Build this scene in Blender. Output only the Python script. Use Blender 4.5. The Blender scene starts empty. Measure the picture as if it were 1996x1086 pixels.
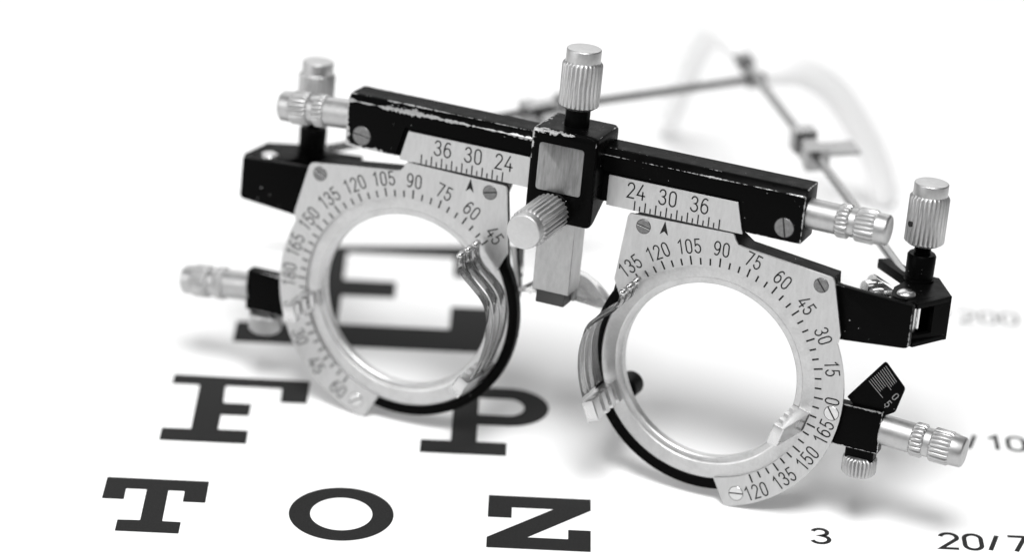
import bpy, bmesh, math, random
from mathutils import Vector, Matrix, Euler
from mathutils.geometry import tessellate_polygon
random.seed(7)
R = math.radians
S = 0.001                      # everything below is written in millimetres, the scene is in metres
scene = bpy.context.scene
col = scene.collection
PI = math.pi

# ------------------------------------------------------------------ camera
cam_d = bpy.data.cameras.new('camera')
cam = bpy.data.objects.new('camera', cam_d)
col.objects.link(cam)
scene.camera = cam
cam.matrix_world = (Matrix.Translation(Vector((-3.4242, -523.9667, 313.0495)) * S)
                    @ Matrix.Rotation(-0.0010, 4, 'Z') @ Matrix.Rotation(PI / 2 - 0.4607, 4, 'X') @ Matrix.Rotation(0.0474, 4, 'Z'))
cam_d.sensor_width = 36
cam_d.lens = 36 * 6749.9 / 1996
cam_d.clip_start = 0.02
cam_d.clip_end = 20
cam_d.dof.use_dof = True
cam_d.dof.focus_distance = 0.6125
cam_d.dof.aperture_fstop = 7.3
cam_d.dof.aperture_blades = 9

# ------------------------------------------------------------------ studio light
world = bpy.data.worlds.new('World')
scene.world = world
world.use_nodes = True
bgn = world.node_tree.nodes['Background']
bgn.inputs['Color'].default_value = (1, 1, 1, 1)
bgn.inputs['Strength'].default_value = 0.12


def area(name, loc, target, size, power, sy=None):
    l = bpy.data.lights.new(name, 'AREA')
    l.energy = power
    l.shape = 'RECTANGLE'
    l.size = size
    l.size_y = sy or size
    o = bpy.data.objects.new(name, l)
    o.location = loc
    o.rotation_euler = (Vector(target) - Vector(loc)).to_track_quat('-Z', 'Y').to_euler()
    col.objects.link(o)
    return o


area('softbox', (0.0, -0.38, 0.95), (0, 0.03, 0.0), 0.40, 10.5)
area('back_softbox', (-0.10, 1.25, 0.75), (0, 0.12, 0.0), 2.0, 10.0, 1.1)
area('left_softbox', (-1.0, -0.35, 0.55), (-0.1, -0.1, 0.0), 0.8, 5.0)
scene.view_settings.view_transform = 'Standard'
scene.view_settings.look = 'None'
scene.view_settings.exposure = 0.12
scene.view_settings.gamma = 1.0


# ------------------------------------------------------------------ materials
def new_mat(name):
    m = bpy.data.materials.new(name)
    m.use_nodes = True
    nt = m.node_tree
    return m, nt, nt.nodes['Principled BSDF']


def setp(b, **k):
    for n, v in k.items():
        n = {'base': 'Base Color', 'metal': 'Metallic', 'rough': 'Roughness', 'spec': 'Specular IOR Level', 'coat': 'Coat Weight',
             'trans': 'Transmission Weight', 'ior': 'IOR', 'sub': 'Subsurface Weight'}[n]
        if n == 'Base Color':
            v = (v, v, v, 1)
        b.inputs[n].default_value = v


def node(nt, t, **k):
    n = nt.nodes.new(t)
    for a, v in k.items():
        setattr(n, a, v)
    return n


def math_n(nt, op, a, b=None, c=None):
    n = node(nt, 'ShaderNodeMath', operation=op)
    for i, v in enumerate((a, b, c)):
        if v is None:
            continue
        if hasattr(v, 'is_linked') or hasattr(v, 'links'):
            nt.links.new(v, n.inputs[i])
        else:
            n.inputs[i].default_value = v
    return n.outputs[0]


def noise(nt, scale, detail=2, vec=None, rough=0.5):
    n = node(nt, 'ShaderNodeTexNoise')
    n.inputs['Scale'].default_value = scale
    n.inputs['Detail'].default_value = detail
    n.inputs['Roughness'].default_value = rough
    if vec is None:
        tc = node(nt, 'ShaderNodeTexCoord')
        vec = tc.outputs['Object']
    nt.links.new(vec, n.inputs['Vector'])
    return n.outputs['Fac']


def ramp(nt, fac, a, b, va, vb):
    n = node(nt, 'ShaderNodeMapRange')
    n.inputs['From Min'].default_value = a
    n.inputs['From Max'].default_value = b
    n.inputs['To Min'].default_value = va
    n.inputs['To Max'].default_value = vb
    nt.links.new(fac, n.inputs['Value'])
    return n.outputs['Result']


def stretched(nt, sx, sy, sz):
    tc = node(nt, 'ShaderNodeTexCoord')
    mp = node(nt, 'ShaderNodeMapping')
    mp.inputs['Scale'].default_value = (sx, sy, sz)
    nt.links.new(tc.outputs['Object'], mp.inputs['Vector'])
    return mp.outputs['Vector']


def metal(name, base, rough, var=0.06, scale=900, stretch=(1, 1, 1), bump=0.0, metal_w=1.0, scratch=0.0):
    m, nt, b = new_mat(name)
    setp(b, metal=metal_w, rough=rough)
    v = stretched(nt, *stretch)
    f = noise(nt, scale, 4, v, 0.65)
    g = ramp(nt, f, 0.25, 0.75, base - var, base + var)
    if scratch:
        f2 = noise(nt, scale * 0.12, 5, v, 0.7)
        g2 = ramp(nt, f2, 0.45, 0.62, 1.0, 1.0 - scratch)
        g = math_n(nt, 'MULTIPLY', g, g2)
    cb = node(nt, 'ShaderNodeCombineColor')
    for i in range(3):
        nt.links.new(g, cb.inputs[i])
    nt.links.new(cb.outputs[0], b.inputs['Base Color'])
    nt.links.new(ramp(nt, noise(nt, scale * 0.3, 3, v), 0.3, 0.7, rough - 0.06, rough + 0.08), b.inputs['Roughness'])
    if bump:
        bp = node(nt, 'ShaderNodeBump')
        bp.inputs['Strength'].default_value = bump
        bp.inputs['Distance'].default_value = 0.00005
        nt.links.new(f, bp.inputs['Height'])
        nt.links.new(bp.outputs[0], b.inputs['Normal'])
    return m


def lacquer(name, half=None, wear=0.0, patch=0.5, rough=0.32, seed=0.0, lines=(), grads=()):
    """black lacquer; where half sizes are given the paint is chipped to bare metal along the edges of that box"""
    m, nt, b = new_mat(name)
    setp(b, base=0.002, rough=rough, spec=0.03)
    tc = node(nt, 'ShaderNodeTexCoord')
    nz = noise(nt, 1600, 2)
    sp = math_n(nt, 'GREATER_THAN', noise(nt, 2300, 1), 0.80)      # stray specks of bare metal
    mask = sp
    if half:
        sep = node(nt, 'ShaderNodeSeparateXYZ')
        nt.links.new(tc.outputs['Object'], sep.inputs[0])
        d = []
        for i in range(3):
            a = math_n(nt, 'ABSOLUTE', sep.outputs[i])
            d.append(math_n(nt, 'SUBTRACT', half[i] * S, a))
        mn = math_n(nt, 'MINIMUM', d[0], d[1])
        mx = math_n(nt, 'MAXIMUM', d[0], d[1])
        med = math_n(nt, 'MAXIMUM', mn, math_n(nt, 'MINIMUM', mx, d[2]))   # distance to the nearest edge
        off = node(nt, 'ShaderNodeVectorMath', operation='ADD')
        off.inputs[1].default_value = (seed, seed * 0.7, seed * 1.3)
        nt.links.new(tc.outputs['Object'], off.inputs[0])
        f1 = noise(nt, 1250, 4, off.outputs[0], 0.7)
        f2 = noise(nt, 130, 2, off.outputs[0], 0.5)
        w = math_n(nt, 'MULTIPLY', ramp(nt, f1, 0.30, 0.72, 0.0, 1.0), ramp(nt, f2, 0.5 - patch * 0.3, 0.5 + patch * 0.3, 0.15, 1.6))
        for ax_, a_, b_, va, vb in grads:      # where on the part the paint has suffered most
            w = math_n(nt, 'MULTIPLY', w, ramp(nt, sep.outputs[ax_], a_ * S, b_ * S, va, vb))
        chip0 = math_n(nt, 'LESS_THAN', med, math_n(nt, 'MULTIPLY', w, wear * S))
        for ly, lz, lw in lines:       # ragged wear along edges that run the length of the part (y, z from its middle)
            dy = math_n(nt, 'SUBTRACT', sep.outputs[1], ly * S)
            dz = math_n(nt, 'SUBTRACT', sep.outputs[2], lz * S)
            dl = math_n(nt, 'SQRT', math_n(nt, 'ADD', math_n(nt, 'MULTIPLY', dy, dy), math_n(nt, 'MULTIPLY', dz, dz)))
            chip0 = math_n(nt, 'MAXIMUM', chip0, math_n(nt, 'LESS_THAN', dl, math_n(nt, 'MULTIPLY', w, lw * S)))
        chip = chip0
        mask = math_n(nt, 'MAXIMUM', chip, sp)
    mixc = node(nt, 'ShaderNodeMix', data_type='RGBA')
    nt.links.new(mask, mixc.inputs['Factor'])
    mixc.inputs['A'].default_value = (0.002, 0.002, 0.002, 1)
    mixc.inputs['B'].default_value = (0.42, 0.42, 0.42, 1)
    nt.links.new(mixc.outputs['Result'], b.inputs['Base Color'])
    nt.links.new(math_n(nt, 'MULTIPLY', mask, 0.6), b.inputs['Metallic'])
    nt.links.new(ramp(nt, noise(nt, 420, 3), 0.3, 0.7, rough - 0.05, rough + 0.1), b.inputs['Roughness'])
    bp = node(nt, 'ShaderNodeBump')
    bp.inputs['Strength'].default_value = 0.25
    bp.inputs['Distance'].default_value = 0.00004
    nt.links.new(math_n(nt, 'SUBTRACT', nz, mask), bp.inputs['Height'])
    nt.links.new(bp.outputs[0], b.inputs['Normal'])
    return m


M = {}
M['black'] = lacquer('black_lacquer')
M['plate'] = metal('engraved_plate', 0.55, 0.42, 0.035, 2200, (1, 1, 0.25), 0.05)
M['knob'] = metal('knob_aluminium', 0.52, 0.46, 0.04, 1500, (1, 1, 1), 0.15)
M['satin_knob'] = metal('satin_aluminium', 0.58, 0.48, 0.03, 1500, (1, 1, 1), 0.08)
M['bright_knob'] = metal('bright_aluminium', 0.46, 0.44, 0.03, 1500, (1, 1, 1), 0.08)
M['ring'] = metal('ring_metal', 0.60, 0.44, 0.045, 1900, (1, 1, 1), 0.12, scratch=0.08)
M['spring'] = metal('spring_steel', 0.56, 0.07, 0.04, 900, (1, 1, 1), 0.03, scratch=0.1)
M['chrome'] = metal('polished_chrome', 0.74, 0.12, 0.02, 300)
M['claw'] = metal('cast_claw_metal', 0.64, 0.30, 0.03, 800, (1, 1, 1), 0.1)
M['brushed'] = metal('brushed_steel', 0.26, 0.34, 0.07, 2600, (1, 1, 0.12), 0.25)
M['screw'] = metal('screw_steel', 0.21, 0.42, 0.06, 1800, (1, 1, 1), 0.1)
M['bright_screw'] = metal('bright_screw_steel', 0.66, 0.3, 0.05, 1800, (1, 1, 1), 0.1)
M['post'] = metal('post_metal', 0.41, 0.40, 0.04, 1800, (1, 1, 0.3), 0.06)
M['temple'] = metal('temple_wire', 0.30, 0.28, 0.03, 900)
M['dark_rubber'], _nt, _b = new_mat('dark_foot_rubber')
setp(_b, base=0.035, rough=0.5)
M['mark'], _nt, _b = new_mat('engraving_black')
setp(_b, base=0.012, rough=0.6, spec=0.2)
M['white_mark'], _nt, _b = new_mat('engraving_white')
setp(_b, base=0.2, rough=0.6)
M['slot'], _nt, _b = new_mat('slot_dark')
setp(_b, base=0.02, rough=0.6, spec=0.2)
M['sleeve'], _nt, _b = new_mat('white_ear_sleeve')
setp(_b, base=0.87, rough=0.5)
M['paper'], _nt, _b = new_mat('white_paper')
setp(_b, base=0.86, rough=0.75, spec=0.25)
_bp = node(_nt, 'ShaderNodeBump')
_bp.inputs['Strength'].default_value = 0.12
_bp.inputs['Distance'].default_value = 0.00005
_nt.links.new(noise(_nt, 1400, 4), _bp.inputs['Height'])
_nt.links.new(_bp.outputs[0], _b.inputs['Normal'])
M['table'], _nt, _b = new_mat('white_table')
setp(_b, base=0.86, rough=0.7, spec=0.25)
_nt.links.new(ramp(_nt, noise(_nt, 30, 2), 0.3, 0.7, 0.65, 0.75), _b.inputs['Roughness'])
M['ink'], _nt, _b = new_mat('printed_ink')
setp(_b, rough=0.7, spec=0.12)
_g = ramp(_nt, noise(_nt, 3800, 3, None, 0.7), 0.3, 0.75, 0.008, 0.028)
_cb = node(_nt, 'ShaderNodeCombineColor')
for _i in range(3):
    _nt.links.new(_g, _cb.inputs[_i])
_nt.links.new(_cb.outputs[0], _b.inputs['Base Color'])

# ------------------------------------------------------------------ object helpers
ORG = {}      # object name -> origin in the thing's own millimetres


def bm_mesh(name, bm, mats, smooth=35):
    bmesh.ops.recalc_face_normals(bm, faces=[f for f in bm.faces if not f.tag])
    me = bpy.data.meshes.new(name)
    bm.to_mesh(me)
    bm.free()
    for m in mats:
        me.materials.append(m)
    if smooth:
        for p_ in me.polygons:
            p_.use_smooth = True
        me.set_sharp_from_angle(angle=R(smooth))
    return me


def part(name, bm, mat, parent, smooth=35, label=None):
    """links bm (millimetres, in the thing's coordinates) as ONE mesh object with its origin at its middle"""
    mats = mat if isinstance(mat, (list, tuple)) else [mat]
    mats = [M[x] if isinstance(x, str) else x for x in mats]
    xs = [v.co.copy() for v in bm.verts]
    lo = Vector((min(v[i] for v in xs) for i in range(3)))
    hi = Vector((max(v[i] for v in xs) for i in range(3)))
    c = (lo + hi) / 2
    bm.transform(Matrix.Scale(S, 4) @ Matrix.Translation(-c))
    me = bm_mesh(name, bm, mats, smooth)
    o = bpy.data.objects.new(name, me)
    col.objects.link(o)
    ORG[o.name] = c
    if parent is not None:
        o.parent = parent
        o.location = (c - ORG[parent.name]) * S
    else:
        o.location = c * S
    if label:
        o['label'] = label
    return o


def merge(dst, src, mi=None):
    """moves src into dst (optionally with another material slot)"""
    vm = {}
    for v in src.verts:
        vm[v] = dst.verts.new(v.co)
    for f in src.faces:
        try:
            nf = dst.faces.new([vm[v] for v in f.verts])
            nf.material_index = f.material_index if mi is None else mi
            nf.tag = f.tag
        except ValueError:
            pass
    src.free()
    return dst


def box(x0, x1, y0, y1, z0, z1, bev=0.0, seg=2):
    bm = bmesh.new()
    bmesh.ops.create_cube(bm, size=1.0)
    bm.transform(Matrix.Translation(((x0 + x1) / 2, (y0 + y1) / 2, (z0 + z1) / 2)) @ Matrix.Diagonal((abs(x1 - x0), abs(y1 - y0), abs(z1 - z0), 1)))
    if bev:
        bmesh.ops.bevel(bm, geom=list(bm.edges), offset=bev, segments=seg, profile=0.6, affect='EDGES')
    return bm


def round_poly(pts, rad, seg=4):
    """rounds the corners of a polygon; rad is one radius or a list"""
    out = []
    n = len(pts)
    for i in range(n):
        r = rad[i] if isinstance(rad, (list, tuple)) else rad
        p0, p1, p2 = (Vector(pts[i - 1]), Vector(pts[i]), Vector(pts[(i + 1) % n]))
        if r <= 0:
            out.append(tuple(p1))
            continue
        a, b = (p0 - p1), (p2 - p1)
        t = min(r, a.length * 0.45, b.length * 0.45)
        q0, q1 = p1 + a.normalized() * t, p1 + b.normalized() * t
        for k in range(seg + 1):
            u = k / seg
            out.append(tuple((1 - u) ** 2 * q0 + 2 * u * (1 - u) * p1 + u * u * q1))
    return out


def prism(poly, d0, d1, axis='Y', bev=0.0, seg=2):
    """extrudes a simple polygon; axis Y: poly is (x, z); axis Z: poly is (x, y); axis X: poly is (y, z)"""
    bm = bmesh.new()
    mk = {'Y': lambda a, b, d: (a, d, b), 'Z': lambda a, b, d: (a, b, d), 'X': lambda a, b, d: (d, a, b)}[axis]
    v0 = [bm.verts.new(mk(a, b, d0)) for a, b in poly]
    v1 = [bm.verts.new(mk(a, b, d1)) for a, b in poly]
    n = len(poly)
    f0 = bm.faces.new(v0)
    f1 = bm.faces.new(v1[::-1])
    for i in range(n):
        bm.faces.new((v0[i], v1[i], v1[(i + 1) % n], v0[(i + 1) % n]))
    bmesh.ops.recalc_face_normals(bm, faces=bm.faces)
    if bev:
        es = list(f0.edges) + list(f1.edges)
        bmesh.ops.bevel(bm, geom=es, offset=bev, segments=seg, profile=0.6, affect='EDGES', clamp_overlap=True)
    return bm


def prism_hole(outer, inner, d0, d1):
    """plate in the x-z plane from an outer outline and a bounding inner outline with the same number of points (quads between them)"""
    bm = bmesh.new()
    rings = []
    for d in (d0, d1):
        rings.append(([bm.verts.new((a, d, b)) for a, b in outer], [bm.verts.new((a, d, b)) for a, b in inner]))
    n = len(outer)
    for i in range(n):
        j = (i + 1) % n
        (o0, i0), (o1, i1) = rings
        bm.faces.new((o0[i], o0[j], i0[j], i0[i]))
        bm.faces.new((o1[j], o1[i], i1[i], i1[j]))
        bm.faces.new((o0[j], o0[i], o1[i], o1[j]))
        bm.faces.new((i0[i], i0[j], i1[j], i1[i]))
    return bm


def axis_map(axis, o):
    ox, oy, oz = o
    return {'X': lambda a, u, v: (ox + a, oy + u, oz + v), '-X': lambda a, u, v: (ox - a, oy + u, oz + v),
            'Y': lambda a, u, v: (ox + u, oy + a, oz + v), '-Y': lambda a, u, v: (ox + u, oy - a, oz + v),
            'Z': lambda a, u, v: (ox + u, oy + v, oz + a), '-Z': lambda a, u, v: (ox + u, oy + v, oz - a)}[axis]


def lathe(prof, axis='Z', o=(0, 0, 0), n=48, flutes=0, per=6, phase=0.0, fl_pow=1.6):
    """surface of revolution; prof = (along axis, radius[, flute depth]); radius 0 closes an end with a cap vertex"""
    bm = bmesh.new()
    mp = axis_map(axis, o)
    if flutes:
        n = flutes * per
    rings = []
    for p_ in prof:
        a, r = p_[0], p_[1]
        amp = p_[2] if len(p_) > 2 else 0.0
        if r <= 1e-6:
            rings.append([bm.verts.new(mp(a, 0, 0))])
            continue
        ring = []
        for k in range(n):
            t = 2 * PI * k / n + phase
            rr = r
            if amp:
                w = 0.5 - 0.5 * math.cos(flutes * (t - phase))
                rr = r - amp * w ** fl_pow
            ring.append(bm.verts.new(mp(a, rr * math.cos(t), rr * math.sin(t))))
        rings.append(ring)
    for A, B in zip(rings, rings[1:]):
        if len(A) == 1 and len(B) == 1:
            continue
        for k in range(n):
            j = (k + 1) % n
            if len(A) == 1:
                bm.faces.new((A[0], B[j], B[k]))
            elif len(B) == 1:
                bm.faces.new((A[k], A[j], B[0]))
            else:
                bm.faces.new((A[k], A[j], B[j], B[k]))
    return bm


def sweep(path, section, up=(0, 0, 1), caps=True, scales=None):
    """sweeps a closed section (u across, v along the up direction) along a path of points"""
    bm = bmesh.new()
    P = [Vector(q) for q in path]
    rings = []
    for i, q in enumerate(P):
        t = (P[min(i + 1, len(P) - 1)] - P[max(i - 1, 0)]).normalized()
        u = t.cross(Vector(up)).normalized()
        v = u.cross(t).normalized()
        s = scales[i] if scales else 1.0
        rings.append([bm.verts.new(q + u * a * s + v * b * s) for a, b in section])
    m = len(section)
    for A, B in zip(rings, rings[1:]):
        for k in range(m):
            bm.faces.new((A[k], A[(k + 1) % m], B[(k + 1) % m], B[k]))
    if caps:
        bm.faces.new(rings[0][::-1])
        bm.faces.new(rings[-1])
    return bm


def circle_sec(r, n=12, ry=None):
    ry = ry or r
    return [(r * math.cos(2 * PI * k / n), ry * math.sin(2 * PI * k / n)) for k in range(n)]


def smooth_path(pts, sub=6):
    """Catmull-Rom through points of any dimension"""
    P = [Vector(q) for q in pts]
    out = []
    for i in range(len(P) - 1):
        p0, p1, p2, p3 = P[max(i - 1, 0)], P[i], P[i + 1], P[min(i + 2, len(P) - 1)]
        for k in range(sub):
            t = k / sub
            out.append(0.5 * ((2 * p1) + (p2 - p0) * t + (2 * p0 - 5 * p1 + 4 * p2 - p3) * t * t + (3 * p1 - p0 - 3 * p2 + p3) * t ** 3))
    out.append(P[-1])
    return out


def boolean(bm_a, bm_b):
    """bm_a minus bm_b, both consumed"""
    objs = []
    for b_ in (bm_a, bm_b):
        bmesh.ops.recalc_face_normals(b_, faces=b_.faces)
        me = bpy.data.meshes.new('tmp')
        b_.to_mesh(me)
        b_.free()
        o = bpy.data.objects.new('tmp', me)
        col.objects.link(o)
        objs.append(o)
    md = objs[0].modifiers.new('b', 'BOOLEAN')
    md.operation = 'DIFFERENCE'
    md.solver = 'EXACT'
    md.object = objs[1]
    dg = bpy.context.evaluated_depsgraph_get()
    me = bpy.data.meshes.new_from_object(objs[0].evaluated_get(dg))
    out = bmesh.new()
    out.from_mesh(me)
    bpy.data.meshes.remove(me)
    for o in objs:
        d = o.data
        bpy.data.objects.remove(o)
        bpy.data.meshes.remove(d)
    return out


# ------------------------------------------------------------------ stroke lettering (digits drawn as strokes, then inked as flat ribbons)
def arc(cx, cy, rx, ry, a0, a1, n=10):
    return [(cx + rx * math.cos(R(a0 + (a1 - a0) * k / n)), cy + ry * math.sin(R(a0 + (a1 - a0) * k / n))) for k in range(n + 1)]


GLYPH = {
    '0': [[(0.03, 0.5)] + arc(.25, .72, .22, .28, 180, 0) + arc(.25, .28, .22, .28, 0, -180) + [(0.03, 0.5)]],
    '1': [[(0.10, 0.80), (0.30, 1.0), (0.30, 0.0)]],
    '2': [arc(.25, .74, .22, .26, 170, -25, 12) + [(0.02, 0.0), (0.48, 0.0)]],
    '3': [arc(.24, .765, .20, .235, 165, -90, 12) + arc(.24, .265, .235, .265, 90, -165, 14)],
    '4': [[(0.33, 1.0), (0.0, 0.27), (0.52, 0.27)], [(0.38, 0.52), (0.38, 0.0)]],
    '5': [[(0.45, 1.0), (0.11, 1.0), (0.07, 0.53)] + arc(.24, .31, .235, .31, 125, -160, 16)],
    '6': [smooth_path([(0.42, 0.93), (0.30, 1.0), (0.16, 0.93), (0.05, 0.68), (0.02, 0.35)], 4) + arc(.25, .31, .23, .31, 180, 540, 22)],
    '7': [[(0.02, 1.0), (0.48, 1.0), (0.18, 0.0)]],
    '8': [arc(.25, .76, .19, .24, -90, 270, 18), arc(.25, .26, .235, .26, 90, 450, 18)],
    '9': [smooth_path([(0.08, 0.07), (0.20, 0.0), (0.34, 0.07), (0.45, 0.32), (0.48, 0.65)], 4) + arc(.25, .69, .23, .31, 0, 360, 22)],
    '/': [[(0.05, 0.0), (0.28, 1.0)]],
}
ADV = {'1': 0.46, '/': 0.42}


def ribbon(bm, pts, w, to3, mi=0, cap=5):
    """flat ribbon of width w along 2D points, round ends; to3 maps 2D to 3D"""
    P = [Vector(q) for q in pts]
    Q = [P[0]]
    for q in P[1:]:
        if (q - Q[-1]).length > 1e-4:
            Q.append(q)
    P = Q
    n = len(P)
    closed = (P[0] - P[-1]).length < 1e-3 and n > 4
    L, Rr = [], []
    for i in range(n):
        a = P[i] - P[i - 1] if i > 0 else (P[-1] - P[-2] if closed else P[1] - P[0])
        b = P[i + 1] - P[i] if i < n - 1 else (P[1] - P[0] if closed else P[-1] - P[-2])
        a, b = a.normalized(), b.normalized()
        t = (a + b)
        t = t.normalized() if t.length > 1e-6 else a
        nn = Vector((-t.y, t.x))
        c = max(0.45, abs(Vector((-a.y, a.x)).dot(nn)))
        L.append(P[i] + nn * w / 2 / c)
        Rr.append(P[i] - nn * w / 2 / c)
    vl = [bm.verts.new(to3(*q)) for q in L]
    vr = [bm.verts.new(to3(*q)) for q in Rr]
    fs = []
    for i in range(n - 1):
        fs.append(bm.faces.new((vl[i], vr[i], vr[i + 1], vl[i + 1])))
    if cap and not closed:
        for end, s in ((0, -1), (n - 1, 1)):
            t = (P[1] - P[0]).normalized() if end == 0 else (P[-1] - P[-2]).normalized()
            nn = Vector((-t.y, t.x))
            fan = [bm.verts.new(to3(*(P[end] + (nn * math.cos(PI * k / cap) + t * s * math.sin(PI * k / cap)) * w / 2))) for k in range(cap + 1)]
            fs.append(bm.faces.new(fan))
    for f in fs:
        f.material_index = mi
        f.tag = True
    return bm


def text(bm, s, h, w, to3, mi=0, wide=1.0, gap=0.17, cap=5):
    """writes s centred on the origin of to3's plane with digit height h and stroke w"""
    adv = [ADV.get(ch, 0.5) * wide + gap for ch in s]
    tot = sum(adv) - gap
    x = -tot / 2
    for ch, a in zip(s, adv):
        for st in GLYPH[ch]:
            ribbon(bm, [((x + q[0] * wide) * h, (q[1] - 0.5) * h) for q in st], w, to3, mi, cap)
        x += a
    return bm


def orient_faces(bm, d):
    """turns the lettering faces towards direction d"""
    for f in bm.faces:
        if f.tag:
            f.normal_update()
            if f.normal.dot(Vector(d)) < 0:
                f.normal_flip()


# ================================================================== the eye chart
table_bm = box(-900, 900, -700, 1600, -20.3, -0.3)
table = part('table', table_bm, 'table', None, 0)
table['kind'] = 'structure'

sheet_bm = box(-190, 190, -160, 330, -0.25, 0.0)
chart = part('eye_chart', sheet_bm, 'paper', None, 0)
chart['label'] = 'white paper eye chart printed with large black slab letters, lying flat under the trial frame'
chart['category'] = 'eye chart'

INK = 0.02


def flat_letter(name, polys, holes=()):
    """a printed letter from outlines on the chart (millimetres, chart coordinates)"""
    bm = bmesh.new()
    if holes:
        vo = [bm.verts.new((x, y, INK)) for x, y in polys]
        vi = [bm.verts.new((x, y, INK)) for x, y in holes]
        n = len(vo)
        for i in range(n):
            bm.faces.new((vo[i], vo[(i + 1) % n], vi[(i + 1) % n], vi[i]))
    else:
        vs = [bm.verts.new((x, y, INK)) for x, y in polys]
        for tri in tessellate_polygon([[Vector((x, y, 0)) for x, y in polys]]):
            bm.faces.new([vs[k] for k in tri])
    for f in bm.faces:
        f.normal_update()
        if f.normal.z < 0:
            f.normal_flip()
        f.tag = True
    return part(name, bm, 'ink', chart, 0)


def rp(pts, r=0.22):
    return round_poly(pts, r, 3)


# E (top row), F P (second row), T O Z (third row)
flat_letter('printed_letter', rp([(-56.6, 73.4), (-4.6, 73.4), (-4.6, 92.9), (-14.7, 92.9), (-14.7, 83.0), (-36.8, 83.0), (-36.8, 95.4), (-26.1, 95.4),
                                  (-26.1, 102.8), (-36.8, 102.8), (-36.8, 115.0), (-14.7, 115.0), (-14.7, 105.9), (-4.6, 105.9), (-4.6, 125.4), (-56.6, 125.4),
                                  (-56.6, 116.2), (-47.0, 116.2), (-47.0, 82.3), (-56.6, 82.3)], 0.3))['label'] = 'letter E, largest, behind the left lens cell'
flat_letter('printed_letter', rp([(-66.35, 58.9), (-40.35, 58.5), (-40.4, 49.5), (-45.35, 49.5), (-45.45, 55.0), (-56.2, 55.0), (-56.0, 48.4), (-50.75, 48.4),
                                  (-50.8, 43.7), (-56.0, 43.6), (-56.05, 38.0), (-50.45, 38.0), (-50.4, 33.0), (-66.4, 33.0), (-66.4, 37.7), (-61.0, 37.8),
                                  (-61.15, 55.0), (-66.4, 55.0)]))['label'] = 'letter F'
# P: slab stem with a bowl
bowl_o = [(-18.35, 59.3), (-3.0, 59.3)] + arc(-2.6, 51.85, 7.9, 7.45, 88, -88, 18) + [(-8.0, 44.4), (-8.0, 37.9), (-2.4, 37.9), (-2.4, 33.0), (-18.35, 33.0), (-18.35, 37.7), (-12.8, 37.8), (-12.8, 54.9), (-18.35, 54.9)]
bm = bmesh.new()


def quad_strip(bm, A, B):
    va = [bm.verts.new((x, y, INK)) for x, y in A]
    vb = [bm.verts.new((x, y, INK)) for x, y in B]
    for i in range(len(A) - 1):
        bm.faces.new((va[i], va[i + 1], vb[i + 1], vb[i]))


def add_rect(bm, x0, x1, y0, y1):
    bm.faces.new([bm.verts.new(q) for q in ((x0, y0, INK), (x1, y0, INK), (x1, y1, INK), (x0, y1, INK))])


add_rect(bm, -18.35, -12.8, 54.9, 59.4)
add_rect(bm, -12.8, -8.0, 37.9, 59.4)
add_rect(bm, -18.35, -2.4, 33.0, 37.9)
quad_strip(bm, [(-8.0, 59.4)] + arc(-2.4, 51.9, 7.7, 7.5, 90, -90, 22) + [(-8.0, 44.4)],
           [(-8.0, 55.0)] + arc(-2.4, 51.75, 3.0, 3.25, 90, -90, 22) + [(-8.0, 48.5)])
for f in bm.faces:
    f.normal_update()
    if f.normal.z < 0:
        f.normal_flip()
    f.tag = True
part('printed_letter', bm, 'ink', chart, 0)['label'] = 'letter P'
flat_letter('printed_letter', rp([(-74.1, 18.45), (-55.75, 18.45), (-55.7, 10.85), (-59.7, 10.85), (-59.75, 14.65), (-62.7, 14.65), (-62.6, 3.75), (-59.3, 3.7),
                                  (-59.3, -0.3), (-70.5, -0.3), (-70.5, 3.6), (-66.5, 3.75), (-66.55, 14.65), (-70.3, 14.65), (-70.25, 10.8), (-74.15, 10.8)]))['label'] = 'letter T'
flat_letter('printed_letter', arc(-31.28, 9.2, 9.33, 9.33, 0, 354.4, 63), arc(-31.28, 9.2, 5.55, 5.75, 0, 354.4, 63))['label'] = 'letter O'
flat_letter('printed_letter', rp([(-5.2, 18.4), (13.2, 18.4), (13.2, 14.4), (2.0, 4.05), (9.2, 4.05), (9.2, 7.3), (13.2, 7.3), (13.2, 0.0), (-5.2, 0.0), (-5.2, 3.6),
                                  (6.5, 14.3), (-0.95, 14.3), (-0.95, 10.6), (-5.2, 10.6)], 0.12))['label'] = 'letter Z'


def chart_text(name, s, x, y, h, label, w=0.16):
    bm = text(bmesh.new(), s, h, h * w, lambda a, b: (x + a, y + b, INK), 0, 1.3, 0.17, 0)
    orient_faces(bm, (0, 0, 1))
    part(name, bm, 'ink', chart, 0)['label'] = label


chart_text('row_number', '3', 54.2, 9.3, 5.0, 'row number 3')
chart_text('acuity_fraction', '20/70', 85.4, 9.7, 5.2, 'fraction 20/70')
chart_text('acuity_fraction', '20/100', 87.2, 46.8, 5.2, 'fraction 20/100')
chart_text('acuity_fraction', '20/200', 87.2, 99.0, 5.2, 'fraction 20/200', 0.12)

# blank sheet that hides the head of the chart
bm = prism([(-230, 99.2), (230, 144.2), (240, 420), (-240, 420)], 0.12, 0.32, 'Z')
sheet = part('blank_sheet', bm, 'paper', None, 0)
sheet['label'] = 'blank white sheet lying over the top of the large letter E'
sheet['category'] = 'paper sheet'

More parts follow.
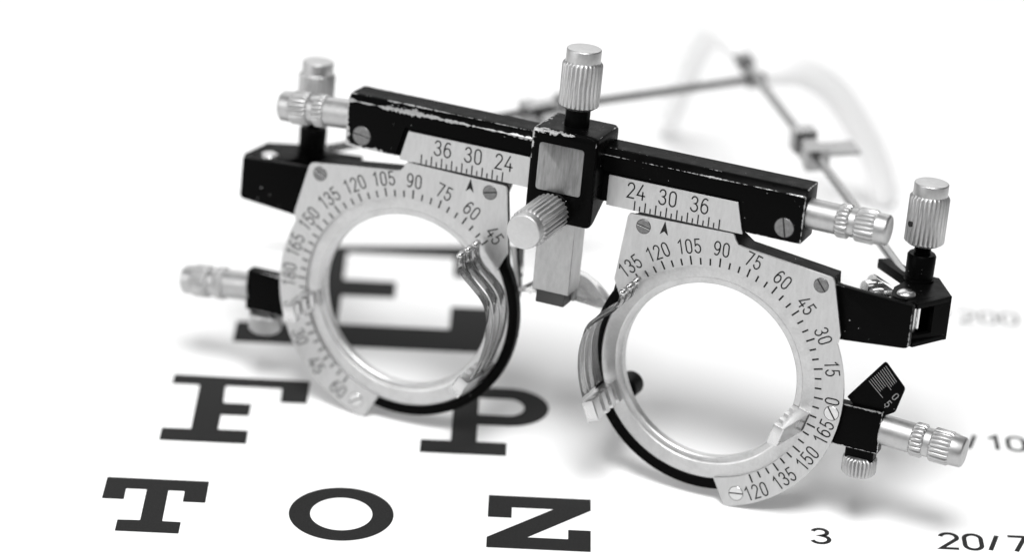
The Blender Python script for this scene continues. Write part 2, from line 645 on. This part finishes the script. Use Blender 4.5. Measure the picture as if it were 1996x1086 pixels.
# ================================================================== the trial frame
FY, FP, FR = -0.3796, -0.1179, 0.0032
FO = Vector((6.336, 37.4259, 51.0086))
FROT = (Matrix.Rotation(FY, 3, 'Z') @ Matrix.Rotation(FP, 3, 'X') @ Matrix.Rotation(FR, 3, 'Y'))
FOOT = Vector((0, 0, -51.4))
frame = bpy.data.objects.new('trial_frame', None)
col.objects.link(frame)
frame.empty_display_size = 0.01
frame.matrix_world = Matrix.Translation((FO + FROT @ FOOT) * S) @ FROT.to_4x4()
frame['label'] = 'black and silver optician trial frame with knurled knobs standing on the eye chart'
frame['category'] = 'trial frame'
ORG[frame.name] = FOOT
FINV = FROT.transposed()


def to_frame(w):
    return FINV @ (Vector(w) - FO)


LX, LZ = 29.77, -26.67          # lens axes


def sx(poly, s):
    """mirrors an x-z outline for the left side"""
    return [(s * a, b) for a, b in poly]


def mirror(bm, s):
    if s < 0:
        bm.transform(Matrix.Diagonal((-1, 1, 1, 1)))
        tags = [f.tag for f in bm.faces]
        bmesh.ops.reverse_faces(bm, faces=bm.faces)
    return bm


def screw_bm(x, z, y, r, slot_deg, h=0.18, sw=0.24):
    """slotted screw head facing -y: two half discs with a groove between them over a dark floor"""
    bm = bmesh.new()
    ca, sa = math.cos(R(slot_deg)), math.sin(R(slot_deg))
    for s in (1, -1):
        a0 = math.asin(sw / 2 / r)
        pts = [(r * math.cos(a0 + (PI - 2 * a0) * k / 14), s * r * math.sin(a0 + (PI - 2 * a0) * k / 14)) for k in range(15)]
        pl = [(x + a * ca - b * sa, z + a * sa + b * ca) for a, b in pts]
        merge(bm, prism(pl, y - h, y + 0.3, 'Y', 0.04, 1), 0)
    merge(bm, prism([(x + r * 1.07 * math.cos(2 * PI * k / 24), z + r * 1.07 * math.sin(2 * PI * k / 24)) for k in range(24)], y - 0.02, y + 0.3), 1)
    return bm


def knurled_knob(axis, o, sleeve, r1, r2, scale=1.0, phase=0.0):
    """adjuster: smooth sleeve, narrow knurled ring, groove, wide knurled ring, chamfered tip"""
    a = 0.0
    k = scale
    prof = [(0, 0), (0, r1 - .15), (.15, r1), (sleeve - .1, r1), (sleeve, r1 - .12)]
    b = sleeve
    F = 0.34
    prof += [(b, r1 + .1), (b + .12, r2 - .18, F * .35), (b + .35, r2, F), (b + 1.95, r2, F), (b + 2.2, r2 - .2, F * .35), (b + 2.3, r1 - .1)]
    b += 2.4
    prof += [(b + .1, r1 - .12), (b + 1.0, r1 - .12)]
    b += 1.1
    prof += [(b, r1 + .05), (b + .12, r2 - .18, F * .35), (b + .35, r2, F), (b + 3.35, r2, F), (b + 3.65, r2 - .25, F * .35), (b + 3.75, r1 + .12)]
    b += 3.75
    prof += [(b + .05, r1 + .1), (b + 1.95, r1 + .02), (b + 2.25, r1 - .25), (b + 2.3, r1 - .4), (b + 2.3, 0)]
    prof = [(q[0] * k, *q[1:]) for q in prof]
    return lathe(prof, axis, o, flutes=21, per=10, phase=phase, fl_pow=3.0)


def tilt(bm, x, z, deg):
    """turns a mesh about a depth axis through (x, z)"""
    bm.transform(Matrix.Translation((x, 0, z)) @ Matrix.Rotation(R(deg), 4, 'Y') @ Matrix.Translation((-x, 0, -z)))
    return bm


def tall_knob(axis, o, r=3.65, length=8.2, cap_h=2.3, cap_r=3.12, flutes=25):
    prof = [(0, 0), (0, r - .75), (.25, r - .45, .1), (.55, r, .32), (length - .55, r, .32), (length - .05, r - .4, .05), (length, r - .45),
            (length + .02, cap_r), (length + cap_h - .25, cap_r), (length + cap_h - .08, cap_r - .07), (length + cap_h, cap_r - .22),
            (length + cap_h + .01, cap_r - .3), (length + cap_h + .01, 0)]
    return lathe(prof, axis, o, flutes=flutes, per=6)


# ---- the two halves of the front bar, each with its scale plate, screw and end adjuster
for s in (1, -1):
    half = ((44.0 - 5.8) / 2, 6.8 / 2, 9.9 / 2)
    mat = lacquer('bar_lacquer' + ('_right' if s > 0 else '_left'), half, 0.26 if s > 0 else 0.5, 0.55, 0.30, 0.3 if s > 0 else 0.71,
                  [(-3.4, 3.85, 0.17 if s > 0 else 0.58), (-2.2, 4.95, 0.13 if s > 0 else 0.22)], [(0, -19, 4, 1.0 if s > 0 else 1.9, 1.0)])
    b = prism([(-0.4, 0.9), (6.4, 0.9), (6.4, 10.8), (0.8, 10.8), (-0.4, 9.7)], 5.8, 44.0, 'X')
    bmesh.ops.bevel(b, geom=list(b.edges), offset=0.4, segments=2, profile=0.6, affect='EDGES', clamp_overlap=True)
    rec = prism([(2.0, -1.0), (34.2, -1.0), (33.9, 0.9), (32.3, 6.75), (2.0, 6.75)], -2.0, 0.3, 'Y')
    bar = part('front_bar', mirror(boolean(b, rec), s), mat, frame, 30)
    pl = mirror(prism(round_poly([(7.4, 0.35), (33.15, 0.35), (31.75, 6.05), (7.4, 6.05)], 0.15, 2), 0.0, 0.29, 'Y', 0.05, 1), s)
    for k in range(24, 41):
        x = s * (12.76 + (k - 24))
        z1 = 2.2 if k % 2 == 0 else 1.35
        ribbon(pl, [(x, 0.42), (x, z1)], 0.24, lambda a, b_: (a, -0.03, b_), 1, 0)
    for k in (24, 30, 36):
        x = s * (12.76 + (k - 24))
        text(pl, str(k), 2.75, 0.27, lambda a, b_, x=x: (x + a, -0.03, 4.02 + b_), 1, 0.98, 0.2)
    orient_faces(pl, (0, -1, 0))
    part('scale_plate', pl, ['plate', 'mark'], bar, 30)
    part('screw', screw_bm(s * 40.7, 3.4, -0.4, 1.75, -78 if s > 0 else -8, 0.1), ['screw', 'slot'], bar, 30)
    part('bar_adjuster', tilt(knurled_knob('X' if s > 0 else '-X', (s * 43.7, 3.0, 5.85), 5.9, 2.72, 3.1, 0.965), s * 43.7, 5.85, 0.3 if s > 0 else -4.5), 'bright_knob', frame, 40)

# ---- centre block, its blank plate, the two tall knobs, the nose post and the rest behind it
BM = lacquer('block_lacquer', (6.3, 5.7, 8.5), 0.66, 0.8, 0.26, 1.9, (), [(2, 1.0, 6.5, 0.25, 1.5), (0, -5.5, 3.5, 1.7, 0.55)])
b = box(-6.3, 6.3, -4.8, 6.6, -3.5, 13.5, 1.2, 4)
cut = prism([(1.6, 0.3), (9.0, 0.3), (9.0, -9.0), (-3.9, -9.0), (-3.9, -3.3)], -9, 9, 'X')
block = part('centre_block', boolean(b, cut), BM, frame, 30)
pl = prism(round_poly([(-4.45, 2.3), (4.1, 2.3), (4.1, 11.1), (-4.45, 11.1)], 0.7, 4), -5.0, -4.7, 'Y', 0.06, 2)
part('name_plate', pl, 'brushed', block, 30)
part('collar', lathe([(0, 0), (0, 2.25), (3.6, 2.25), (3.6, 0)], 'Z', (0.0, 1.0, 13.4), 32), 'black', block, 40)
part('height_knob', tall_knob('Z', (0.0, 1.0, 16.9), 3.65, 8.6), 'knob', frame, 40)
part('washer', lathe([(0, 2.7), (0, 3.4), (.3, 3.45), (.45, 3.3), (.45, 2.7)], '-Y', (-0.8, -4.75, -1.2), 40), 'black', block, 40)
part('clamp_knob', tall_knob('-Y', (-0.8, -5.6, -1.2), 3.6, 11.2, 2.0, 3.15, 25), 'satin_knob', frame, 40)
post = part('nose_post', box(-3.5, 3.5, -4.05, 1.3, -16.85, -0.5, 0.12, 1), 'post', frame, 30)
b = box(-2.75, 2.7, -3.75, -0.2, -19.3, -16.8, 0.1, 1)
part('foot', b, 'dark_rubber', post, 30)
part('foot_backing', box(-3.2, 3.35, -0.2, 1.15, -19.1, -16.8, 0.1, 1), 'post', post, 30)
bm = bmesh.new()
rows = []
for k in range(25):
    x = -9.0 + 18.0 * k / 24
    row = []
    for q in range(9):
        t = q / 8
        y = 2.6 + 7.4 * t
        z = (1 - t) * (-19.9 - 0.012 * x * x) + t * (-16.0 - 0.085 * x * x) + 1.1 * math.sin(PI * t) - (0.9 * (t - .8) / .2 if t > .8 else 0)
        row.append(bm.verts.new((x, y, z)))
    rows.append(row)
for A, B in zip(rows, rows[1:]):
    for k in range(len(A) - 1):
        bm.faces.new((A[k], A[k + 1], B[k + 1], B[k]))
bmesh.ops.solidify(bm, geom=bm.faces[:], thickness=0.5)
nr = part('nose_rest', bm, 'chrome', frame, 60)
bm = sweep([(-12.2, 9.0, -14.6), (-12.0, 8.6, -16.5), (-11.7, 8.4, -19.0), (-11.6, 8.4, -22.0), (-11.9, 8.8, -24.0)],
           [(-1.7, .25), (-.9, .6), (0, .7), (.9, .6), (1.7, .25), (1.7, -.05), (.9, .25), (0, .35), (-.9, .25), (-1.7, -.05)], (0, -1, 0))
part('side_pad', bm, 'chrome', nr, 60)

# ---- lens cells
PLATE = [(11.75, -0.25), (31.5, 0.15), (31.75, -0.55), (33.2, -1.75), (50.45, -3.95), (51.0, -4.6), (52.15, -9.8), (53.3, -14.6)]


def degree_plate_outline():
    """outer outline with a matching inner arc (r = 20), from the lower end round to the upper left"""
    ou, inn = [], []

    def P(r, a):
        return (LX + r * math.cos(R(a)), LZ + r * math.sin(R(a)))
    for a in range(-76, 25, 4):
        ou.append(P(25.45, a))
        inn.append(P(20.05, a - (1 - (a + 76) / 100.0) * 4))
    dense = []
    pts = [P(25.45, 25)] + [(53.2, -14.2), (52.15, -9.8)] + round_poly([(52.15, -9.8), (50.75, -4.0), (33.4, -1.9)], [0, 0.9, 0], 4)[1:-1] + \
          [(42.0, -2.94), (33.6, -1.95), (32.7, -1.7), (32.1, -1.0), (31.75, -0.2), (31.45, 0.12), (22.0, -0.06)] + \
          [(12.4, -0.25), (12.0, -0.35), (11.75, -0.8), (11.1, -7.0), (10.45, -13.1), (12.1, -16.75)]
    for q in pts:
        ou.append(q)
        inn.append(P(20.05, min(149.5, math.degrees(math.atan2(q[1] - LZ, q[0] - LX)))))
    return ou, inn


def open_plate(ou, inn, d0, d1):
    bm = bmesh.new()
    rg = [([bm.verts.new((a, d, b_)) for a, b_ in ou], [bm.verts.new((a, d, b_)) for a, b_ in inn]) for d in (d0, d1)]
    n = len(ou)
    (o0, i0), (o1, i1) = rg
    for i in range(n - 1):
        bm.faces.new((o0[i], o0[i + 1], i0[i + 1], i0[i]))
        bm.faces.new((o1[i + 1], o1[i], i1[i], i1[i + 1]))
        bm.faces.new((o0[i + 1], o0[i], o1[i], o1[i + 1]))
        bm.faces.new((i0[i], i0[i + 1], i1[i + 1], i1[i]))
    bm.faces.new((o0[0], i0[0], i1[0], o1[0]))
    bm.faces.new((o0[-1], o1[-1], i1[-1], i0[-1]))
    return bm


def body_outline():
    ou, inn = [], []

    def P(r, a):
        return (LX + r * math.cos(R(a)), LZ + r * math.sin(R(a)))
    pts = [P(22.4, a) for a in range(150, 390, 4)] + [(51.7, -14.2), (52.0, -9.8), (50.9, -5.2), (50.4, -4.3), (42.0, -3.3), (33.8, -2.3), (32.2, -1.2), (31.3, -0.4), (22.0, -0.5), (12.5, -0.7),
                                                        (12.0, -1.2), (11.3, -7.0), (10.8, -12.9)]
    for q in pts:
        a = math.atan2(q[1] - LZ, q[0] - LX)
        ou.append(q)
        inn.append((LX + 20.6 * math.cos(a), LZ + 20.6 * math.sin(a)))
    return ou, inn


def claw_bm(ang, r_in, r_out, r_base, tip, wid):
    """slotted retainer: stands forward from the ring, three notches on its inner side"""
    prof = [(r_in, 0.7), (r_in, -1.0), (r_in + 1.0, -1.15), (r_in + 1.0, -2.3), (r_in, -2.45), (r_in, -4.1), (r_in + 1.0, -4.25), (r_in + 1.0, -5.4), (r_in, -5.55),
            (r_in, -7.1), (r_in + 1.0, -7.25), (r_in + 1.0, -8.4), (r_in, -8.55), (r_in, tip + .15), (r_in + .2, tip), (r_out - .2, tip), (r_out, tip + .15), (r_base, 0.7)]
    bm = prism([(y, r) for r, y in prof], -wid / 2, wid / 2, 'X', 0.12, 2)      # x: tangential, y: depth, z: radial
    bm.transform(Matrix.Translation((LX, 0, LZ)) @ Matrix.Rotation(-R(ang - 90), 4, 'Y'))
    return bm


def strip(pts, y0, y1, bow, th=0.28, n=4):
    """sheet spring: polar points (angle, radius) about the lens axis, from depth y0 to y1, bowed across its width"""
    bm = bmesh.new()
    rows = []
    for a, r in pts:
        row = []
        for k in range(n + 1):
            u = k / n
            rr = r + bow * (1 - (2 * u - 1) ** 2)
            row.append(bm.verts.new((LX + rr * math.cos(R(a)), y0 + (y1 - y0) * u, LZ + rr * math.sin(R(a)))))
        rows.append(row)
    for A, B in zip(rows, rows[1:]):
        for k in range(n):
            bm.faces.new((A[k], A[k + 1], B[k + 1], B[k]))
    bmesh.ops.solidify(bm, geom=bm.faces[:], thickness=th)
    return bm


for s in (1, -1):
    ou, inn = body_outline()
    cb_ = prism_hole(ou, inn, 0.55, 2.1)
    # the deep rail along the upper edge of the cell, stepped at its outer end
    merge(cb_, prism([(12.6, -0.9), (22.0, -0.7), (31.2, -0.6), (32.2, -1.4), (33.8, -2.5), (42.0, -3.5), (50.2, -4.5), (50.4, -7.2), (47.5, -7.0), (41.0, -6.0), (33.0, -5.2), (24.0, -4.9), (14.0, -5.6)], 2.1, 6.0, 'Y'))
    cell = part('lens_cell', mirror(cb_, s), 'black', frame, 30)
    ou, inn = degree_plate_outline()
    dp = mirror(open_plate(ou, inn, 0.0, 0.5), s)
    for a in range(-60, 136, 5):
        aa = a if s > 0 else 180 - a
        ln = 1.65 if a % 15 == 0 else 1.25
        ca, sa = math.cos(R(aa)), math.sin(R(aa))
        ribbon(dp, [(20.12, 0), (20.12 + ln, 0)], 0.31, lambda u, v, ca=ca, sa=sa: (s * LX + u * ca - v * sa, -0.03, LZ + u * sa + v * ca), 1, 0)
    for a in range(-60, 136, 15):
        aa = a if s > 0 else 180 - a
        lab = str(aa % 180) if not (s < 0 and aa == 180) else '180'
        if a < 0:
            up = Vector((-math.cos(R(aa)), -math.sin(R(aa))))
        else:
            up = Vector((math.cos(R(aa)), math.sin(R(aa))))
        rt = Vector((up.y, -up.x))
        c0 = (s * LX + 23.5 * math.cos(R(aa)), LZ + 23.5 * math.sin(R(aa)))
        text(dp, lab, 2.5, 0.255, lambda u, v, up=up, rt=rt, c0=c0: (c0[0] + rt.x * u + up.x * v, -0.03, c0[1] + rt.y * u + up.y * v), 1, 0.92, 0.2)
    # the arrow under the bar's scale
    ax = s * 18.8
    f = dp.faces.new([dp.verts.new((ax + dx, -0.03, z)) for dx, z in ((0, -0.3), (-0.8, -2.9), (0, -2.25), (0.8, -2.9))])
    f.material_index = 1
    f.tag = True
    orient_faces(dp, (0, -1, 0))
    part('degree_plate', dp, ['plate', 'mark'], cell, 30)
    for (x, z, r, d, m) in ((14.86, -2.16, 1.3, -12, 'screw'), (48.57, -5.74, 1.3, -52, 'screw'), (53.4 if s > 0 else 0, -28.88, 1.3, -55, 'bright_screw'), (37.83, -48.35, 1.3, 8, 'bright_screw')):
        if x == 0:
            continue
        part('screw', screw_bm(s * x, z, 0.0, r, d if s > 0 else d + 25, 0.07, 0.22), [m, 'slot'], cell, 30)
    ring = lathe([(0.6, 17.75), (0.6, 20.3), (0.75, 20.55), (1.3, 20.6), (2.6, 20.6), (2.6, 16.5), (1.0, 16.45), (0.85, 16.6), (0.8, 17.45), (0.75, 17.55), (0.6, 17.75)], 'Y', (s * LX, 0, LZ), 128)
    part('lens_ring', ring, 'ring', cell, 25)
    part('lens_claw', mirror(claw_bm(-15.3, 16.35, 18.4, 19.9, -10.2, 3.75) if s > 0 else claw_bm(-10.6, 17.3, 19.7, 20.3, -10.6, 3.2), s), 'claw', cell, 30)
    part('lens_claw', mirror(claw_bm(-155.3 if s > 0 else -150.5, 17.9, 20.2, 20.6, -11.2, 3.9), s), 'claw', cell, 30)
    clip = [(197 if s > 0 else 202, 20.0), (192, 20.2), (186, 20.45), (180, 20.7), (174, 20.95), (169, 21.1), (165, 21.1), (161, 21.0), (157, 20.6), (152, 19.9), (147, 19.3), (143.5, 19.0),
            (140.5, 19.0), (138, 19.3), (136, 19.8), (134.4, 20.3), (133.3, 20.5)]
    clip = smooth_path(clip, 3)
    bm = bmesh.new()
    for y0, y1 in ((-10.9, -7.66), (-7.55, -4.25), (-4.14, -0.9)):
        fb = bmesh.new()
        rows = []
        for a, r in clip:
            t = min(1.0, max(0.0, (172 - a) / 16.0))         # the sheet parts into three ribbed fingers
            t = t * t * (3 - 2 * t)
            g = 0.02 + 0.33 * t
            row = []
            for k in range(7):
                u = k / 6
                rr = r + (0.22 + 0.55 * t) * (1 - (2 * u - 1) ** 2)
                row.append(fb.verts.new((LX + rr * math.cos(R(a)), y0 + g + (y1 - y0 - 2 * g) * u, LZ + rr * math.sin(R(a)))))
            rows.append(row)
        for A, B in zip(rows, rows[1:]):
            for k in range(6):
                fb.faces.new((A[k], A[k + 1], B[k + 1], B[k]))
        bmesh.ops.solidify(fb, geom=fb.faces[:], thickness=0.26)
        merge(bm, fb)
        a_, r_ = R(133.0), 20.75
        merge(bm, lathe([(0, 0), (0.15, .42), (.4, .6), (2.1, .6), (2.4, .42), (2.5, 0)], 'Y', (LX + r_ * math.cos(a_), y0 + .35, LZ + r_ * math.sin(a_)), 16))
    part('spring_clip', mirror(bm, s), 'spring', cell, 50)
    # rear lug of the cell seen through the opening
    part('rear_lug', mirror(lathe([(4.0, 0), (4.0, 1.9), (4.4, 2.3), (8.2, 2.3), (8.6, 1.9), (8.6, 0)], 'Y', (13.2, 0, -35.4), 24), s), 'black', cell, 40)

    # ---- axis block beside the cell with its adjuster, clamp knob and vertex scale
    AM = lacquer('axis_block_lacquer' + ('_right' if s > 0 else '_left'), (4.55, 1.3, 4.0), 0.45, 0.6, 0.3, 4.1 + s)
    ab = part('axis_block', mirror(box(53.3, 62.4, 1.0, 3.6, -35.0 - (0 if s > 0 else 1.0), -27.0 - (0 if s > 0 else 1.0), 0.35, 2), s), AM, frame, 30)
    part('neck', mirror(box(56.4, 61.6, 1.3, 4.0, -37.0, -34.9, 0.2, 1), s), 'black', ab, 30)
    dz = 0.0 if s > 0 else -1.1
    part('axis_adjuster', tilt(knurled_knob('X' if s > 0 else '-X', (s * 62.1, 3.1, -30.9 + dz), 5.8, 2.72, 3.1, 1.0 if s > 0 else 0.93, 0.1), s * 62.1, -30.9 + dz, 3.0 if s > 0 else -7.0), 'bright_knob', frame, 40)
    part('clamp_screw', lathe([(0, 0), (0, 2.4), (.2, 2.75, .1), (.45, 3.1, .34), (3.1, 3.1, .34), (3.5, 2.75, .1), (3.6, 2.5), (3.6, 0)], '-Z', (s * 58.9, 3.0, -36.6), flutes=26), 'bright_knob', ab, 40)
    if s > 0:
        fl = prism(round_poly([(55.33, -25.89), (61.28, -17.79), (65.48, -22.04), (64.28, -26.74), (62.0, -28.2), (58.0, -28.2)], [0.2, 0.6, 0.5, 0.3, 0.2, 0.2], 4), 1.9, 2.6, 'Y', 0.12, 2)
        q0, q1 = Vector((60.35, -20.06)), Vector((58.88, -21.98))
        e0, e1 = Vector((63.08, -22.74)), Vector((61.78, -24.52))
        for k in range(-4, 6):
            a_, b_ = q0.lerp(q1, k / 5), e0.lerp(e1, k / 5)
            f_ = 1.0 if k in (0, 5) else (0.72 if k > 0 else 0.9)
            ribbon(fl, [tuple(a_), tuple(a_.lerp(b_, f_))], 0.12, lambda a, b: (a, 1.87, b), 1, 0)
        up = Vector((0.6, 0.8))
        rt = Vector((up.y, -up.x))
        for lab, q in (('0', Vector((64.0, -23.8))), ('5', Vector((62.85, -25.45)))):
            text(fl, lab, 1.35, 0.16, lambda a, b_, q=q: (q.x + rt.x * a + up.x * b_, 1.87, q.y + rt.y * a + up.y * b_), 1, 1.05, 0.2)
        orient_faces(fl, (0, -1, 0))
        part('vertex_scale', fl, ['black', 'white_mark'], frame, 30)

    # ---- hinge arm
    HM = lacquer('hinge_lacquer' + ('_right' if s > 0 else '_left'), (7.6, 0.75, 4.9), 0.14, 0.5, 0.33, 2.2 + s)
    arm = prism(round_poly([(49.8, -5.0), (51.8, -5.5), (65.1, -6.35), (65.2, -14.0), (64.6, -14.4), (49.8, -15.7)], 0.3, 2), 1.25, 2.75, 'Y', 0.3, 2)
    arm_o = part('hinge_arm', mirror(arm, s), HM, frame, 30)
    # bracket turned about the hinge pin
    piv = Vector((61.5, 9.2)) if s > 0 else Vector((62.9, 7.6))
    rot = 0.0 if s > 0 else R(31)

    def W(u, v):
        c, n = math.cos(rot), math.sin(rot)
        return (piv.x + u * c - v * n, piv.y + u * n + v * c)
    tip = [(-2.3 * math.sin(R(a)) - 0.2, -2.3 * math.cos(R(a))) for a in range(-30, 100, 26)]
    top = [W(*q) for q in tip + [(-3.0, 3.0), (-1.2, 12.4), (2.6, 12.6), (7.2, 4.6), (3.2, -3.2)]]
    bk = prism(top, -8.5, -7.5, 'Z', 0.12, 2)
    low = [W(*q) for q in tip + [(-3.0, 3.0), (-1.2, 12.4), (2.6, 12.6), (7.2, 4.6), (3.2, -3.2)]]
    merge(bk, prism(low, -15.7, -14.8, 'Z', 0.12, 2))
    p0, p1 = Vector(W(1.9, -3.6)), Vector(W(7.2, 4.6))
    dd = (p1 - p0).normalized()
    nn = Vector((dd.y, -dd.x))
    L = (p1 - p0).length

    def wallpt(t, off):
        q = p0 + dd * t + nn * off
        return (q.x, q.y)
    wall = prism([wallpt(0, 0.05), wallpt(L, 0.05), wallpt(L, -0.95), wallpt(0, -0.95)], -15.75, -7.45, 'Z', 0.15, 2)
    win = bmesh.new()
    wb = prism([wallpt(1.3, 2), wallpt(L * 0.60, 2), wallpt(L * 0.60, -3), wallpt(1.3, -3)], -13.9, -8.7, 'Z')
    merge(bk, boolean(wall, wb))
    q0, q1 = Vector(W(7.1, 4.7)), Vector(W(2.6, 12.5))
    merge(bk, prism([tuple(q0), tuple(q1), tuple(q1 + (q0 - q1).normalized() * 0.05 + Vector((-.9, -.5))), tuple(q0 + Vector((-1.0, -.6)))], -14.8, -8.5, 'Z'))
    merge(bk, prism([wallpt(0.6, -3.0), wallpt(L - 0.6, -3.0), wallpt(L - 0.6, -4.0), wallpt(0.6, -4.0)], -14.8, -8.5, 'Z'))
    gl = prism([wallpt(3.5, -1.25), wallpt(3.9, -1.25), wallpt(3.9, -2.4), wallpt(3.5, -2.4)], -13.4, -8.9, 'Z', 0.05, 1)
    lf = round_poly([(0, 0), (1.5, 0.3), (2.2, 2.4), (1.5, 4.4), (0, 4.8)], 0.6, 3)
    for a0, a1 in ((-1.3, -1.7),):
        lb = bmesh.new()
        va = [lb.verts.new((*wallpt(1.2 + u_, a0), -13.8 + v_)) for u_, v_ in lf]
        vb = [lb.verts.new((*wallpt(1.2 + u_, a1), -13.8 + v_)) for u_, v_ in lf]
        lb.faces.new(va)
        lb.faces.new(vb[::-1])
        for k in range(len(va)):
            lb.faces.new((va[k], vb[k], vb[(k + 1) % len(va)], va[(k + 1) % len(va)]))
        merge(gl, lb)
    br = part('hinge_bracket', mirror(bk, s), 'black', frame, 30)
    part('hinge_leaf', mirror(gl, s), 'chrome', br, 30)
    part('rivet', mirror(lathe([(0, 1.7), (.15, 1.72), (.5, 1.5), (.78, 1.0), (.9, 0)], 'Z', (*W(0, 0.4), -7.5), 28), s), 'claw', br, 60)
    part('hinge_spring', mirror(lathe([(0, 0), (0, 2.2), (6.2, 2.2), (6.2, 0)], '-Z', (*W(0.4, 0.2), -8.6), 24), s), 'bright_screw', br, 60)
    pp = W(-0.4, 9.6)
    pil = part('pillar', mirror(lathe([(0, 0), (0, 2.75), (.35, 2.75), (.4, 2.55), (4.6, 2.6), (4.95, 2.35), (5.0, 1.2), (5.0, 0)], 'Z', (*pp, -7.5), 36), s), 'black', br, 40)
    th = [(0, 1.25)]
    for k in range(6):
        th += [(.1 + k * .42, 1.25), (.3 + k * .42, 1.55)]
    th += [(2.8, 1.3), (2.8, 0)]
    part('thread', mirror(lathe(th, 'Z', (*pp, -2.6), 28), s), 'black', br, 40)
    tk = part('tilt_knob', mirror(tall_knob('Z', (*pp, -0.7), 3.62 if s > 0 else 3.4, 9.3 if s > 0 else 8.9, 2.2, 3.1 if s > 0 else 2.9, 25), s), 'knob', frame, 40)
    if s > 0:
        hd = Vector((-0.62, -0.785, 0))
        hp_ = Vector((pp[0], pp[1], 3.3)) + hd * 3.2
        part('set_hole', sweep([hp_, hp_ + hd * 0.46], circle_sec(0.55, 16), (0, 0, 1)), 'slot', tk, 30)
    # lever bar running inwards from the pillar, chrome knuckle below it
    l0, l1 = Vector(W(-0.6, 6.2)), Vector(W(-9.6, 14.6))
    ld = (l1 - l0).normalized()
    ln = Vector((-ld.y, ld.x))
    lev = prism(round_poly([tuple(l0 + ln * 0.0), tuple(l1 + ln * 0.0), tuple(l1 - ln * 3.2 - ld * .3), tuple(l0 - ln * 3.4)], 0.3, 2), -8.9, -7.1, 'Z', 0.2, 2)
    part('tilt_lever', mirror(lev, s), 'black', br, 30)
    k0 = Vector(W(-2.6, 5.6))
    kn = prism(round_poly([(0, -14.2), (8.6, -14.2), (9.6, -13.0), (9.9, -11.4), (9.6, -9.9), (8.6, -8.95), (0, -8.95)], 0.4, 2), 0, 0.9, 'Y', 0.12, 2)
    kn.transform(Matrix(((ld.x, ln.x, 0, k0.x), (ld.y, ln.y, 0, k0.y), (0, 0, 1, 0), (0, 0, 0, 1))))
    for t, z, r, dpt in ((7.6, -11.4, 1.7, 1.6), (3.4, -11.0, 1.35, 2.6)):
        q = k0 + ld * t + ln * 0.85
        merge(kn, sweep([(q.x, q.y, z), (q.x + ln.x * dpt * .6, q.y + ln.y * dpt * .6, z), (q.x + ln.x * dpt, q.y + ln.y * dpt, z)], circle_sec(r, 20), (0, 0, 1), True, [1.0, 1.0, 0.9]))
    q = k0 + ld * 5.3 + ln * 0.8
    merge(kn, prism([tuple(q), tuple(q + ld * .9), tuple(q + ld * .9 + ln * 2.4), tuple(q + ln * 2.4)], -14.4, -9.4, 'Z', 0.1, 1))
    part('knuckle', mirror(kn, s), 'chrome', br, 40)


# ---- temples (world points on the table turned into the frame's own coordinates)
def FW(pts):
    return [to_frame(q) for q in pts]


UPF = FINV @ Vector((0, 0, 1))
for s in (1, -1):
    if s > 0:
        h, j, e = Vector((67.5, 33.5, 40.6)), Vector((53.7, 88.4, 40.3)), Vector((42.6, 130.3, 40.3))
        hook = [(42.6, 130.3, 40.3), (40.1, 139.6, 40.6), (37.0, 151.4, 37.5), (34.2, 162.0, 27.7), (32.2, 169.2, 17.3), (30.6, 175.4, 8.6), (30.0, 177.8, 5.6)]
    else:
        h, j, e = Vector((-39.5, 76.5, 40.6)), Vector((2.3, 101.8, 40.2)), Vector((44.9, 128.3, 37.4))
        hook = [(44.9, 128.3, 37.4), (50.0, 131.5, 37.8), (54.4, 134.2, 36.9), (60.3, 137.9, 32.8), (65.3, 141.0, 26.4), (70.7, 144.4, 17.0), (73.6, 146.2, 10.4), (76.6, 148.0, 2.0)]
    d = (e - h).normalized()
    side = d.cross(Vector((0, 0, 1))).normalized()
    rod = sweep(FW([h, h.lerp(j, .5), j, e]), circle_sec(0.9, 12), UPF)
    tp = part('temple', rod, 'temple', frame, 40)
    # sliding joint with its thumb tab
    jt = sweep(FW([j - d * 5, j - d * 2.2]), [(-2.3, -2.6), (2.3, -2.6), (2.3, 1.6), (-2.3, 1.6)], UPF)
    merge(jt, sweep(FW([j - d * 2.2, j + d * 3.0]), [(-1.5, -2.9), (1.5, -2.9), (1.5, 1.3), (-1.5, 1.3)], UPF))
    merge(jt, sweep(FW([j + d * 3.0, j + d * 6.5]), [(-2.2, -2.4), (2.2, -2.4), (2.2, 2.0), (-2.2, 2.0)], UPF))
    part('slide_joint', jt, 'temple', tp, 30)
    tabp = [j + side * (1.5 if s > 0 else 1.5), j + side * 9.5]
    part('thumb_tab', sweep(FW([j - d * 1 + side * 1.5, j - d * 1 + side * 6, j - d * 1 + side * 9.0]), [(-2.6, -0.4), (2.6, -0.4), (2.6, 0.4), (-2.6, 0.4)], UPF), 'temple', tp, 30)
    part('end_stop', sweep(FW([e - d * 1.6, e + d * 1.6]), circle_sec(1.9, 14), UPF), 'temple', tp, 40)
    hp = smooth_path(hook, 5)
    sc = [0.55 + 0.45 * min(1, k / 6) for k in range(len(hp))]
    sc[-1] = 0.6
    part('ear_hook', sweep(FW(hp), circle_sec(3.1, 14, 2.3), FINV @ side, True, sc), 'sleeve', tp, 60)
